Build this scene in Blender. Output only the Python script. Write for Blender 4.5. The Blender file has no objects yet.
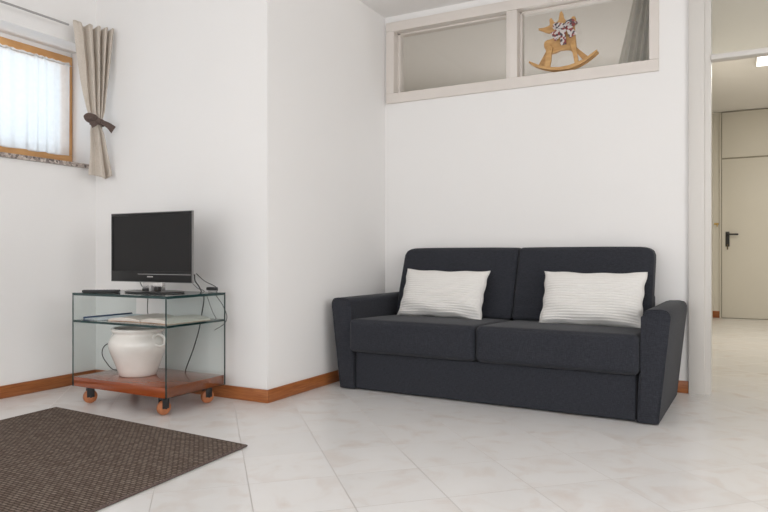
import bpy, bmesh, math, random
from mathutils import Vector, Matrix
random.seed(7)
sc = bpy.context.scene
COL = sc.collection
PI = math.pi

# ------------------------------------------------------------------ materials
def new_mat(name):
    m = bpy.data.materials.new(name); m.use_nodes = True
    nt = m.node_tree; nt.nodes.clear()
    out = nt.nodes.new('ShaderNodeOutputMaterial')
    return m, nt, out

def N(nt, kind, **kw):
    n = nt.nodes.new(kind)
    for k, v in kw.items():
        if k.startswith('i_'):
            key = k[2:]
            n.inputs[int(key) if key.isdigit() else key.replace('_', ' ')].default_value = v
        else:
            setattr(n, k, v)
    return n

def plain(name, col, rough=0.6, var=0.06, scale=12.0, bump=0.0, bscale=60.0, metallic=0.0,
          stretch=(1, 1, 1), spec=0.5, coat=0.0):
    """principled surface with a noise mottling of its colour and a noise bump"""
    m, nt, out = new_mat(name)
    b = N(nt, 'ShaderNodeBsdfPrincipled')
    b.inputs['Roughness'].default_value = rough
    b.inputs['Metallic'].default_value = metallic
    b.inputs['Specular IOR Level'].default_value = spec
    b.inputs['Coat Weight'].default_value = coat
    b.inputs['Coat Roughness'].default_value = 0.08
    tc = N(nt, 'ShaderNodeTexCoord'); mp = N(nt, 'ShaderNodeMapping')
    mp.inputs['Scale'].default_value = stretch
    nt.links.new(tc.outputs['Object'], mp.inputs['Vector'])
    nz = N(nt, 'ShaderNodeTexNoise'); nz.inputs['Scale'].default_value = scale; nz.inputs['Detail'].default_value = 4
    nt.links.new(mp.outputs[0], nz.inputs['Vector'])
    r = N(nt, 'ShaderNodeValToRGB')
    lo = [max(0, c * (1 - var)) for c in col]; hi = [min(1, c * (1 + var)) for c in col]
    r.color_ramp.elements[0].color = (*lo, 1); r.color_ramp.elements[1].color = (*hi, 1)
    r.color_ramp.elements[0].position = 0.3; r.color_ramp.elements[1].position = 0.7
    nt.links.new(nz.outputs['Fac'], r.inputs[0]); nt.links.new(r.outputs[0], b.inputs['Base Color'])
    if bump:
        n2 = N(nt, 'ShaderNodeTexNoise'); n2.inputs['Scale'].default_value = bscale; n2.inputs['Detail'].default_value = 3
        nt.links.new(mp.outputs[0], n2.inputs['Vector'])
        bp = N(nt, 'ShaderNodeBump'); bp.inputs['Strength'].default_value = bump; bp.inputs['Distance'].default_value = 0.004
        nt.links.new(n2.outputs['Fac'], bp.inputs['Height']); nt.links.new(bp.outputs[0], b.inputs['Normal'])
    nt.links.new(b.outputs[0], out.inputs[0])
    return m

def wood(name, c1, c2, rough, grain=(1, 12, 12), scale=3.0, coat=0.0):
    m, nt, out = new_mat(name)
    b = N(nt, 'ShaderNodeBsdfPrincipled'); b.inputs['Roughness'].default_value = rough
    b.inputs['Coat Weight'].default_value = coat; b.inputs['Coat Roughness'].default_value = 0.06
    tc = N(nt, 'ShaderNodeTexCoord'); mp = N(nt, 'ShaderNodeMapping'); mp.inputs['Scale'].default_value = grain
    nt.links.new(tc.outputs['Object'], mp.inputs['Vector'])
    nz = N(nt, 'ShaderNodeTexNoise'); nz.inputs['Scale'].default_value = scale; nz.inputs['Detail'].default_value = 8
    nz.inputs['Distortion'].default_value = 0.6
    nt.links.new(mp.outputs[0], nz.inputs['Vector'])
    r = N(nt, 'ShaderNodeValToRGB')
    r.color_ramp.elements[0].color = (*c1, 1); r.color_ramp.elements[1].color = (*c2, 1)
    r.color_ramp.elements[0].position = 0.3; r.color_ramp.elements[1].position = 0.72
    nt.links.new(nz.outputs['Fac'], r.inputs[0]); nt.links.new(r.outputs[0], b.inputs['Base Color'])
    nt.links.new(b.outputs[0], out.inputs[0])
    return m

def glass(name, tint, base=0.04):
    m, nt, out = new_mat(name)
    tr = N(nt, 'ShaderNodeBsdfTransparent'); tr.inputs['Color'].default_value = (*tint, 1)
    gl = N(nt, 'ShaderNodeBsdfGlossy'); gl.inputs['Roughness'].default_value = 0.02
    lw = N(nt, 'ShaderNodeLayerWeight'); lw.inputs['Blend'].default_value = 0.5
    p = N(nt, 'ShaderNodeMath', operation='POWER'); p.inputs[1].default_value = 5
    nt.links.new(lw.outputs['Facing'], p.inputs[0])
    ma = N(nt, 'ShaderNodeMath', operation='MULTIPLY_ADD'); ma.inputs[1].default_value = 1 - base; ma.inputs[2].default_value = base
    nt.links.new(p.outputs[0], ma.inputs[0])
    mx = N(nt, 'ShaderNodeMixShader')
    nt.links.new(ma.outputs[0], mx.inputs[0]); nt.links.new(tr.outputs[0], mx.inputs[1]); nt.links.new(gl.outputs[0], mx.inputs[2])
    nt.links.new(mx.outputs[0], out.inputs[0])
    return m

def fabric(name, c1, c2, weave=420.0, bump=0.35, rough=0.95, trans=0.0, stripes=None):
    """woven cloth: crossed thread waves broken by noise"""
    m, nt, out = new_mat(name)
    b = N(nt, 'ShaderNodeBsdfPrincipled'); b.inputs['Roughness'].default_value = rough
    b.inputs['Specular IOR Level'].default_value = 0.15
    b.inputs['Sheen Weight'].default_value = 0.08
    tc = N(nt, 'ShaderNodeTexCoord')
    nz = N(nt, 'ShaderNodeTexNoise'); nz.inputs['Scale'].default_value = weave; nz.inputs['Detail'].default_value = 2
    nt.links.new(tc.outputs['Object'], nz.inputs['Vector'])
    mp = N(nt, 'ShaderNodeMapping'); mp.inputs['Scale'].default_value = (1, 1, 9)
    nt.links.new(tc.outputs['Object'], mp.inputs['Vector'])
    n2 = N(nt, 'ShaderNodeTexNoise'); n2.inputs['Scale'].default_value = weave * 0.12; n2.inputs['Detail'].default_value = 3
    nt.links.new(mp.outputs[0], n2.inputs['Vector'])
    mp3 = N(nt, 'ShaderNodeMapping'); mp3.inputs['Scale'].default_value = (9, 9, 1)
    nt.links.new(tc.outputs['Object'], mp3.inputs['Vector'])
    n3 = N(nt, 'ShaderNodeTexNoise'); n3.inputs['Scale'].default_value = weave * 0.12; n3.inputs['Detail'].default_value = 3
    nt.links.new(mp3.outputs[0], n3.inputs['Vector'])
    a1 = N(nt, 'ShaderNodeMath', operation='ADD'); nt.links.new(n2.outputs['Fac'], a1.inputs[0]); nt.links.new(n3.outputs['Fac'], a1.inputs[1])
    a2 = N(nt, 'ShaderNodeMath', operation='ADD'); nt.links.new(a1.outputs[0], a2.inputs[0]); nt.links.new(nz.outputs['Fac'], a2.inputs[1])
    a3 = N(nt, 'ShaderNodeMath', operation='MULTIPLY'); a3.inputs[1].default_value = 1 / 3; nt.links.new(a2.outputs[0], a3.inputs[0])
    r = N(nt, 'ShaderNodeValToRGB')
    r.color_ramp.elements[0].color = (*c1, 1); r.color_ramp.elements[1].color = (*c2, 1)
    r.color_ramp.elements[0].position = 0.36; r.color_ramp.elements[1].position = 0.64
    nt.links.new(a3.outputs[0], r.inputs[0]); nt.links.new(r.outputs[0], b.inputs['Base Color'])
    bp = N(nt, 'ShaderNodeBump'); bp.inputs['Strength'].default_value = bump; bp.inputs['Distance'].default_value = 0.002
    nt.links.new(a3.outputs[0], bp.inputs['Height']); nt.links.new(bp.outputs[0], b.inputs['Normal'])
    last = b
    if trans:
        tl = N(nt, 'ShaderNodeBsdfTranslucent'); nt.links.new(r.outputs[0], tl.inputs['Color'])
        mx = N(nt, 'ShaderNodeMixShader'); mx.inputs[0].default_value = trans
        nt.links.new(b.outputs[0], mx.inputs[1]); nt.links.new(tl.outputs[0], mx.inputs[2]); last = mx
    nt.links.new(last.outputs[0], out.inputs[0])
    return m

def emitter(name, col, s):
    m, nt, out = new_mat(name)
    e = N(nt, 'ShaderNodeEmission'); e.inputs[0].default_value = (*col, 1); e.inputs[1].default_value = s
    nt.links.new(e.outputs[0], out.inputs[0]); return m

def tile_mat():
    m, nt, out = new_mat('floor_tiles')
    L = nt.links.new
    b = N(nt, 'ShaderNodeBsdfPrincipled')
    g = N(nt, 'ShaderNodeNewGeometry')
    P = 0.327
    def axis(deg, off):
        d = N(nt, 'ShaderNodeVectorMath', operation='DOT_PRODUCT')
        d.inputs[1].default_value = (math.cos(math.radians(deg)), math.sin(math.radians(deg)), 0)
        L(g.outputs['Position'], d.inputs[0])
        s = N(nt, 'ShaderNodeMath', operation='SUBTRACT'); s.inputs[1].default_value = off; L(d.outputs['Value'], s.inputs[0])
        q = N(nt, 'ShaderNodeMath', operation='DIVIDE'); q.inputs[1].default_value = P; L(s.outputs[0], q.inputs[0])
        fl = N(nt, 'ShaderNodeMath', operation='FLOOR'); L(q.outputs[0], fl.inputs[0])
        fr = N(nt, 'ShaderNodeMath', operation='FRACT'); L(q.outputs[0], fr.inputs[0])
        c = N(nt, 'ShaderNodeMath', operation='SUBTRACT'); c.inputs[1].default_value = 0.5; L(fr.outputs[0], c.inputs[0])
        a = N(nt, 'ShaderNodeMath', operation='ABSOLUTE'); L(c.outputs[0], a.inputs[0])
        gt = N(nt, 'ShaderNodeMapRange'); gt.inputs[1].default_value = 0.4915; gt.inputs[2].default_value = 0.4945
        L(a.outputs[0], gt.inputs[0])
        return fl, gt
    f1, g1 = axis(43.2, 0.145); f2, g2 = axis(134.6, 0.153)
    mx = N(nt, 'ShaderNodeMath', operation='MAXIMUM'); L(g1.outputs[0], mx.inputs[0]); L(g2.outputs[0], mx.inputs[1])
    cb = N(nt, 'ShaderNodeCombineXYZ'); L(f1.outputs[0], cb.inputs[0]); L(f2.outputs[0], cb.inputs[1])
    wn = N(nt, 'ShaderNodeTexWhiteNoise'); wn.noise_dimensions = '3D'; L(cb.outputs[0], wn.inputs['Vector'])
    # marbling shifted per tile
    sc_ = N(nt, 'ShaderNodeVectorMath', operation='SCALE'); sc_.inputs['Scale'].default_value = 7.0; L(wn.outputs['Color'], sc_.inputs[0])
    ad = N(nt, 'ShaderNodeVectorMath', operation='ADD'); L(g.outputs['Position'], ad.inputs[0]); L(sc_.outputs[0], ad.inputs[1])
    n1 = N(nt, 'ShaderNodeTexNoise'); n1.inputs['Scale'].default_value = 6.5; n1.inputs['Detail'].default_value = 5; n1.inputs['Distortion'].default_value = 0.8
    L(ad.outputs[0], n1.inputs['Vector'])
    r1 = N(nt, 'ShaderNodeValToRGB'); e = r1.color_ramp.elements
    e[0].position = 0.36; e[0].color = (0.785, 0.772, 0.762, 1); e[1].position = 0.74; e[1].color = (0.72, 0.665, 0.63, 1)
    k = e.new(0.52); k.color = (0.777, 0.76, 0.745, 1)
    L(n1.outputs['Fac'], r1.inputs[0])
    tone = N(nt, 'ShaderNodeMapRange'); tone.inputs[3].default_value = 0.965; tone.inputs[4].default_value = 1.02
    L(wn.outputs['Value'], tone.inputs[0])
    ml = N(nt, 'ShaderNodeVectorMath', operation='SCALE'); L(r1.outputs[0], ml.inputs[0]); L(tone.outputs[0], ml.inputs['Scale'])
    mix = N(nt, 'ShaderNodeMix', data_type='RGBA'); L(mx.outputs[0], mix.inputs[0]); L(ml.outputs[0], mix.inputs[6])
    mix.inputs[7].default_value = (0.52, 0.495, 0.475, 1)
    L(mix.outputs[2], b.inputs['Base Color'])
    ro = N(nt, 'ShaderNodeMapRange'); ro.inputs[3].default_value = 0.24; ro.inputs[4].default_value = 0.7
    L(mx.outputs[0], ro.inputs[0]); L(ro.outputs[0], b.inputs['Roughness'])
    b.inputs['Specular IOR Level'].default_value = 0.45
    bp = N(nt, 'ShaderNodeBump'); bp.inputs['Strength'].default_value = 0.25; bp.inputs['Distance'].default_value = 0.002; bp.invert = True
    L(mx.outputs[0], bp.inputs['Height']); L(bp.outputs[0], b.inputs['Normal'])
    L(b.outputs[0], out.inputs[0])
    return m

def rug_mat():
    m, nt, out = new_mat('rug_weave'); L = nt.links.new
    b = N(nt, 'ShaderNodeBsdfPrincipled'); b.inputs['Roughness'].default_value = 0.95; b.inputs['Specular IOR Level'].default_value = 0.1
    tc = N(nt, 'ShaderNodeTexCoord')
    br = N(nt, 'ShaderNodeTexBrick'); br.offset = 0.5; br.inputs['Scale'].default_value = 1.0
    br.inputs['Brick Width'].default_value = 0.027; br.inputs['Row Height'].default_value = 0.0142
    br.inputs['Mortar Size'].default_value = 0.0030; br.inputs['Mortar Smooth'].default_value = 0.6
    br.inputs['Color1'].default_value = (0.152, 0.113, 0.092, 1); br.inputs['Color2'].default_value = (0.240, 0.192, 0.160, 1)
    br.inputs['Mortar'].default_value = (0.055, 0.039, 0.031, 1)
    L(tc.outputs['Object'], br.inputs['Vector'])
    nz = N(nt, 'ShaderNodeTexNoise'); nz.inputs['Scale'].default_value = 160; nz.inputs['Detail'].default_value = 3; L(tc.outputs['Object'], nz.inputs['Vector'])
    mr = N(nt, 'ShaderNodeMapRange'); mr.inputs[3].default_value = 0.6; mr.inputs[4].default_value = 1.4; L(nz.outputs['Fac'], mr.inputs[0])
    v = N(nt, 'ShaderNodeVectorMath', operation='SCALE'); L(br.outputs['Color'], v.inputs[0]); L(mr.outputs[0], v.inputs['Scale'])
    L(v.outputs[0], b.inputs['Base Color'])
    bp = N(nt, 'ShaderNodeBump'); bp.inputs['Strength'].default_value = 0.8; bp.inputs['Distance'].default_value = 0.004; bp.invert = True
    L(br.outputs['Fac'], bp.inputs['Height']); L(bp.outputs[0], b.inputs['Normal'])
    L(b.outputs[0], out.inputs[0]); return m

def granite_mat():
    m, nt, out = new_mat('granite'); L = nt.links.new
    b = N(nt, 'ShaderNodeBsdfPrincipled'); b.inputs['Roughness'].default_value = 0.35
    tc = N(nt, 'ShaderNodeTexCoord')
    v = N(nt, 'ShaderNodeTexVoronoi'); v.inputs['Scale'].default_value = 75; L(tc.outputs['Object'], v.inputs['Vector'])
    sp = N(nt, 'ShaderNodeSeparateColor'); L(v.outputs['Color'], sp.inputs[0])
    r = N(nt, 'ShaderNodeValToRGB'); e = r.color_ramp.elements
    e[0].color = (0.10, 0.08, 0.075, 1); e[1].color = (0.62, 0.55, 0.5, 1); k = e.new(0.45); k.color = (0.36, 0.30, 0.27, 1)
    L(sp.outputs[0], r.inputs[0]); L(r.outputs[0], b.inputs['Base Color']); L(b.outputs[0], out.inputs[0]); return m

def lace_mat():
    m, nt, out = new_mat('sheer_voile'); L = nt.links.new
    tr = N(nt, 'ShaderNodeBsdfTransparent'); tr.inputs[0].default_value = (0.93, 0.97, 1.0, 1)
    tl = N(nt, 'ShaderNodeBsdfTranslucent'); tl.inputs[0].default_value = (0.82, 0.87, 0.92, 1)
    df = N(nt, 'ShaderNodeBsdfDiffuse'); df.inputs[0].default_value = (0.82, 0.86, 0.90, 1)
    a = N(nt, 'ShaderNodeMixShader'); a.inputs[0].default_value = 0.45; L(tl.outputs[0], a.inputs[1]); L(df.outputs[0], a.inputs[2])
    tc = N(nt, 'ShaderNodeTexCoord'); nz = N(nt, 'ShaderNodeTexNoise'); nz.inputs['Scale'].default_value = 35; L(tc.outputs['Object'], nz.inputs['Vector'])
    lw = N(nt, 'ShaderNodeLayerWeight'); lw.inputs['Blend'].default_value = 0.35
    mr = N(nt, 'ShaderNodeMapRange'); mr.inputs[3].default_value = 0.62; mr.inputs[4].default_value = 0.76; L(nz.outputs['Fac'], mr.inputs[0])
    ad = N(nt, 'ShaderNodeMath', operation='MULTIPLY_ADD', use_clamp=True); ad.inputs[1].default_value = 0.6
    L(lw.outputs['Facing'], ad.inputs[0]); L(mr.outputs[0], ad.inputs[2])
    mx = N(nt, 'ShaderNodeMixShader'); L(ad.outputs[0], mx.inputs[0]); L(tr.outputs[0], mx.inputs[1]); L(a.outputs[0], mx.inputs[2])
    L(mx.outputs[0], out.inputs[0]); return m

def ribbon_mat():
    m, nt, out = new_mat('ribbon_print'); L = nt.links.new
    b = N(nt, 'ShaderNodeBsdfPrincipled'); b.inputs['Roughness'].default_value = 0.8
    tc = N(nt, 'ShaderNodeTexCoord'); v = N(nt, 'ShaderNodeTexVoronoi'); v.inputs['Scale'].default_value = 90; L(tc.outputs['Object'], v.inputs['Vector'])
    sp = N(nt, 'ShaderNodeSeparateColor'); L(v.outputs['Color'], sp.inputs[0])
    r = N(nt, 'ShaderNodeValToRGB'); r.color_ramp.interpolation = 'CONSTANT'; e = r.color_ramp.elements
    e[0].color = (0.56, 0.52, 0.50, 1); e[1].position = 0.56; e[1].color = (0.26, 0.06, 0.06, 1); k = e.new(0.78); k.color = (0.08, 0.07, 0.08, 1)
    L(sp.outputs[1], r.inputs[0]); L(r.outputs[0], b.inputs['Base Color']); L(b.outputs[0], out.inputs[0]); return m

M = {}
M['wall'] = plain('wall_paint', (0.850, 0.838, 0.826), 0.75, 0.008, 1.5, 0.06, 90)
M['hall_wall'] = plain('hall_wall_paint', (0.74, 0.71, 0.64), 0.75, 0.008, 1.5, 0.05, 90)
M['ceiling'] = plain('ceiling_paint', (0.84, 0.825, 0.81), 0.85, 0.008, 1.5)
M['floor'] = tile_mat()
M['trim'] = plain('painted_trim', (0.665, 0.64, 0.605), 0.42, 0.008, 3)
M['frame_paint'] = plain('cream_frame_paint', (0.72, 0.67, 0.625), 0.40, 0.01, 3)
M['baseboard'] = wood('baseboard_wood', (0.25, 0.072, 0.018), (0.42, 0.15, 0.042), 0.38, (2, 2, 30), 4)
M['window_wood'] = wood('pine_frame', (0.56, 0.28, 0.10), (0.74, 0.42, 0.18), 0.4, (14, 1, 1), 4)
M['lacquer'] = wood('red_lacquered_wood', (0.20, 0.036, 0.008), (0.34, 0.078, 0.018), 0.25, (1, 14, 14), 3, 0.45)
M['deer_wood'] = wood('light_pine', (0.47, 0.255, 0.095), (0.63, 0.385, 0.16), 0.55, (3, 3, 14), 4)
M['pane'] = glass('window_glass', (0.97, 0.98, 0.98))
M['table_glass'] = glass('green_tinted_glass', (0.905, 0.94, 0.935))
M['glass_edge'] = plain('glass_edge_green', (0.012, 0.040, 0.040), 0.15, 0.15, 20)
M['granite'] = granite_mat()
M['sofa'] = fabric('charcoal_upholstery', (0.0160, 0.0170, 0.0215), (0.044, 0.0465, 0.057), 380)
M['pillow'] = fabric('white_cotton', (0.74, 0.72, 0.69), (0.80, 0.785, 0.76), 500, 0.15)
M['linen'] = fabric('beige_linen', (0.66, 0.595, 0.52), (0.78, 0.72, 0.65), 420, 0.25, trans=0.30)
M['greydrape'] = fabric('grey_drape', (0.60, 0.585, 0.545), (0.70, 0.685, 0.64), 420, 0.2, trans=0.5)
M['tie'] = fabric('dark_brown_ribbon', (0.075, 0.052, 0.045), (0.16, 0.12, 0.105), 420, 0.2)
M['ribbon'] = ribbon_mat()
M['lace'] = lace_mat()
M['rug'] = rug_mat()
M['black'] = plain('black_plastic', (0.016, 0.016, 0.017), 0.4, 0.1, 20)
M['gloss_black'] = plain('gloss_black_plastic', (0.010, 0.010, 0.0105), 0.30, 0.1, 20, spec=0.3)
M['screen'] = plain('lcd_screen', (0.018, 0.0175, 0.018), 0.40, 0.03, 4, spec=0.2)
M['rim'] = plain('dark_silver_rim', (0.20, 0.195, 0.19), 0.4, 0.05, 20)
M['silver'] = plain('silver_plastic', (0.42, 0.41, 0.41), 0.35, 0.05, 20, metallic=0.3)
M['chrome'] = plain('pale_metal', (0.70, 0.69, 0.68), 0.22, 0.03, 20, metallic=0.8)
M['bronze'] = plain('dark_bronze', (0.12, 0.09, 0.05), 0.45, 0.05, 20, metallic=0.5)
M['brass'] = plain('brass', (0.55, 0.36, 0.10), 0.35, 0.05, 20, metallic=0.8)
M['orange'] = plain('orange_rubber', (0.42, 0.150, 0.058), 0.5, 0.14, 30)
M['ceramic'] = plain('cream_stoneware', (0.82, 0.785, 0.74), 0.22, 0.05, 9, 0.05, 14, coat=0.3)
M['ceramic_in'] = plain('unglazed_inner', (0.50, 0.43, 0.36), 0.6, 0.05, 9)
M['paper'] = plain('cream_paper', (0.72, 0.66, 0.60), 0.6, 0.04, 25)
M['paper_tan'] = plain('tan_cover', (0.55, 0.31, 0.17), 0.5, 0.3, 18)
M['paper_pale'] = plain('pale_blue_cover', (0.60, 0.66, 0.70), 0.5, 0.12, 12)
M['blue'] = plain('dark_blue_spine', (0.030, 0.060, 0.13), 0.4, 0.1, 20)
M['lamp'] = emitter('lamp_diffuser', (1.0, 0.96, 0.89), 3.0)
M['hall_door'] = plain('cream_door_lacquer', (0.74, 0.71, 0.64), 0.45, 0.008, 3)
M['line'] = plain('door_gap_strip', (0.42, 0.385, 0.32), 0.7, 0.05, 10)
M['rod'] = plain('grey_rail', (0.36, 0.35, 0.345), 0.4, 0.05, 10)
M['ground'] = plain('pale_gravel', (0.5, 0.5, 0.48), 0.9, 0.2, 3)

# ------------------------------------------------------------------ mesh helpers
def obj(name, bm, mats, parent=None, smooth=False, angle=35):
    me = bpy.data.meshes.new(name)
    bmesh.ops.recalc_face_normals(bm, faces=bm.faces[:])
    if smooth:
        for f in bm.faces: f.smooth = True
        a = math.radians(angle)
        for e in bm.edges:
            if len(e.link_faces) == 2 and e.calc_face_angle(0) > a: e.smooth = False
    bm.to_mesh(me); bm.free()
    for m in (mats if isinstance(mats, (list, tuple)) else [mats]): me.materials.append(m)
    o = bpy.data.objects.new(name, me); COL.objects.link(o)
    if parent: o.parent = parent
    return o

def thing(name, label, cat, loc=(0, 0, 0), rz=0, group=None):
    o = bpy.data.objects.new(name, None); COL.objects.link(o)
    o.location = loc; o.rotation_euler = (0, 0, rz); o.empty_display_size = 0.1
    return tag(o, label, cat, group)

def tag(o, label, cat, group=None):
    o['label'] = label; o['category'] = cat
    if group: o['group'] = group
    return o

def struct(o, label=None, cat=None):
    o['kind'] = 'structure'
    if label: o['label'] = label
    if cat: o['category'] = cat
    return o

def bx(bm, x0, x1, y0, y1, z0, z1, bev=0.0, seg=2, mi=0):
    vs = [bm.verts.new((x, y, z)) for x in (x0, x1) for y in (y0, y1) for z in (z0, z1)]
    q = [(0, 1, 3, 2), (4, 6, 7, 5), (0, 4, 5, 1), (2, 3, 7, 6), (0, 2, 6, 4), (1, 5, 7, 3)]
    fs = [bm.faces.new([vs[i] for i in f]) for f in q]
    for f in fs: f.material_index = mi
    if bev:
        es = list({e for f in fs for e in f.edges})
        r = bmesh.ops.bevel(bm, geom=es, offset=bev, segments=seg, profile=0.5, affect='EDGES')
        for f in r['faces']: f.material_index = mi
    return fs

def box(name, x0, x1, y0, y1, z0, z1, m, parent=None, bev=0.0, seg=2):
    bm = bmesh.new(); bx(bm, x0, x1, y0, y1, z0, z1, bev, seg)
    return obj(name, bm, m, parent, smooth=bool(bev))

def prism(bm, pts, f0, f1, bev=0.0, seg=2):
    """extrude a polygon: f0/f1 map a 2-D point to the two end planes"""
    a = [bm.verts.new(f0(*p)) for p in pts]; b = [bm.verts.new(f1(*p)) for p in pts]
    n = len(pts); fs = [bm.faces.new(a), bm.faces.new(b[::-1])]
    for i in range(n): fs.append(bm.faces.new((a[i], b[i], b[(i + 1) % n], a[(i + 1) % n])))
    if bev:
        es = list(fs[0].edges) + list(fs[1].edges)
        bmesh.ops.bevel(bm, geom=es, offset=bev, segments=seg, profile=0.5, affect='EDGES')

def lathe(bm, prof, n=48, c=(0, 0, 0), cap=True):
    rings = []
    for r, z in prof:
        rings.append([bm.verts.new((c[0] + r * math.cos(2 * PI * i / n), c[1] + r * math.sin(2 * PI * i / n), c[2] + z)) for i in range(n)])
    for a, b in zip(rings, rings[1:]):
        for i in range(n): bm.faces.new((a[i], a[(i + 1) % n], b[(i + 1) % n], b[i]))
    if cap:
        bm.faces.new(rings[0]); bm.faces.new(rings[-1])

def catmull(P, k=8):
    P = [Vector(p) for p in P]; Q = [2 * P[0] - P[1]] + P + [2 * P[-1] - P[-2]]; out = []
    for i in range(1, len(Q) - 2):
        a, b, c, d = Q[i - 1], Q[i], Q[i + 1], Q[i + 2]
        for j in range(k):
            t = j / k
            out.append(0.5 * ((2 * b) + (c - a) * t + (2 * a - 5 * b + 4 * c - d) * t * t + (3 * b - a - 3 * c + d) * t ** 3))
    out.append(P[-1]); return out

def tube(bm, pts, r, n=8, closed=False):
    rings = []; m = len(pts)
    up = Vector((0.3, 0.2, 1)).normalized()
    for i, p in enumerate(pts):
        if closed: t = pts[(i + 1) % m] - pts[i - 1]
        else: t = pts[min(i + 1, m - 1)] - pts[max(i - 1, 0)]
        t.normalize()
        u = up - up.dot(t) * t
        if u.length < 1e-3: u = t.orthogonal()
        u.normalize(); w = t.cross(u); up = u
        rings.append([bm.verts.new(p + r * (math.cos(2 * PI * k / n) * u + math.sin(2 * PI * k / n) * w)) for k in range(n)])
    for i in range(m if closed else m - 1):
        a, b = rings[i], rings[(i + 1) % m]
        for k in range(n): bm.faces.new((a[k], a[(k + 1) % n], b[(k + 1) % n], b[k]))
    if not closed:
        bm.faces.new(rings[0]); bm.faces.new(rings[-1])

def cushion(bm, lo, hi, r, puff=(0, 0, 0, 0, 0, 0), n=10, warp=None):
    """rounded box with bulging faces; puff = (-x,+x,-y,+y,-z,+z)"""
    lo = Vector(lo); hi = Vector(hi)
    def coords(a, b):
        k = 5
        e = [r * (1 - math.tan(math.radians(45 * (1 - i / k)))) for i in range(k)]
        mid = [r + (b - a - 2 * r) * i / n for i in range(n + 1)]
        return [a + v for v in e] + [a + v for v in mid] + [b - v for v in reversed(e)]
    C = [coords(lo[i], hi[i]) for i in range(3)]
    cache = {}
    def vert(p):
        key = tuple(round(v, 6) for v in p)
        if key in cache: return cache[key]
        q = Vector([min(max(p[i], lo[i] + r), hi[i] - r) for i in range(3)])
        d = Vector(p) - q; v = q + (d.normalized() * r if d.length > 1e-9 else d)
        u = [2 * (p[i] - lo[i]) / (hi[i] - lo[i]) - 1 for i in range(3)]
        for ax in range(3):
            o = [k for k in range(3) if k != ax]
            w = (1 - abs(u[o[0]]) ** 4) * (1 - abs(u[o[1]]) ** 4)
            if u[ax] < 0: v[ax] -= puff[2 * ax] * w * max(0, -u[ax]) ** 2
            else: v[ax] += puff[2 * ax + 1] * w * max(0, u[ax]) ** 2
        if warp: v = Vector(warp(*v))
        cache[key] = bm.verts.new(v); return cache[key]
    for ax in range(3):
        o = [k for k in range(3) if k != ax]
        for side in (lo[ax], hi[ax]):
            for i in range(len(C[o[0]]) - 1):
                for j in range(len(C[o[1]]) - 1):
                    q = []
                    for (a, b) in ((i, j), (i + 1, j), (i + 1, j + 1), (i, j + 1)):
                        p = [0, 0, 0]; p[ax] = side; p[o[0]] = C[o[0]][a]; p[o[1]] = C[o[1]][b]; q.append(vert(p))
                    q = list(dict.fromkeys(q))
                    if len(q) > 2:
                        try: bm.faces.new(q)
                        except ValueError: pass

def glass_slab(name, x0, x1, y0, y1, z0, z1, thin, parent):
    """pane whose two broad faces are clear and whose edges are dark green"""
    bm = bmesh.new(); fs = bx(bm, x0, x1, y0, y1, z0, z1)
    for f in fs:
        f.normal_update()
        f.material_index = 0 if abs(f.normal[thin]) > 0.5 or (thin == 0 and x0 < 0 and f.calc_center_median().y > y1 - 1e-4) else 1
    return obj(name, bm, [M['table_glass'], M['glass_edge']], parent)

# ------------------------------------------------------------------ room constants
XL, XC, YT, YB = -3.78, -2.344, 2.976, 4.39       # left wall, block side, television wall, back wall
CH, HCH = 2.625, 2.76                              # ceilings
XR, YF = 2.6, -2.4
HB = 9.95

# floor, ceilings
struct(box('floor', -4.2, 3.2, YF - 0.2, 10.2, -0.12, 0.0, M['floor']))
struct(box('ceiling', -4.2, 3.2, YF - 0.2, 4.40, CH, CH + 0.3, M['ceiling']))
struct(box('ceiling_hall', -3.9, 3.2, 4.50, 10.2, HCH, HCH + 0.15, M['ceiling']))

# left wall with a window recess
RY0, RY1, RZ0, RZ1 = 1.72, 2.955, 1.406, 2.205
bm = bmesh.new()
bx(bm, -4.2, XL, YF, RY0, 0, CH); bx(bm, -4.2, XL, RY1, YT, 0, CH)
bx(bm, -4.2, XL, RY0, RY1, 0, RZ0); bx(bm, -4.2, XL, RY0, RY1, RZ1, CH)
struct(obj('wall_left', bm, M['wall']))
struct(box('wall_corner', -4.2, XC, YT, 4.51, 0, CH, M['wall']))
# back wall pieces around the interior window and the doorway
TX0, TX1, TZ0, TZ1 = -2.30, -0.445, 1.99, 2.55
DX0, DX1 = -0.24, 0.80
bm = bmesh.new()
bx(bm, XC, DX0, YB, 4.51, 0, TZ0); bx(bm, XC, TX0, YB, 4.51, TZ0, CH); bx(bm, TX0, TX1, YB, 4.51, TZ1, CH)
bx(bm, TX1, DX0, YB, 4.51, TZ0, CH); bx(bm, DX1, XR, YB, 4.51, 0, CH)
bx(bm, XC, XR, 4.45, 4.51, CH, HCH)
struct(obj('wall_back', bm, M['wall']))
GY0, GY1, GZ0, GZ1 = -1.6, 2.2, 0.85, 2.35          # window in the right wall
bm = bmesh.new()
bx(bm, XR, XR + .2, YF, GY0, 0, CH); bx(bm, XR, XR + .2, GY1, 4.51, 0, CH); bx(bm, XR, XR + .2, GY0, GY1, 0, GZ0); bx(bm, XR, XR + .2, GY0, GY1, GZ1, CH)
struct(obj('wall_right', bm, M['wall']))
# wall behind the camera with a wide window
FX0, FX1, FZ0, FZ1 = -3.4, 0.9, 0.15, 2.40
bm = bmesh.new()
bx(bm, -4.2, FX0, YF - 0.2, YF, 0, CH); bx(bm, FX1, XR + 0.2, YF - 0.2, YF, 0, CH)
bx(bm, FX0, FX1, YF - 0.2, YF, 0, FZ0); bx(bm, FX0, FX1, YF - 0.2, YF, FZ1, CH)
struct(obj('wall_front', bm, M['wall']))
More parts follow.
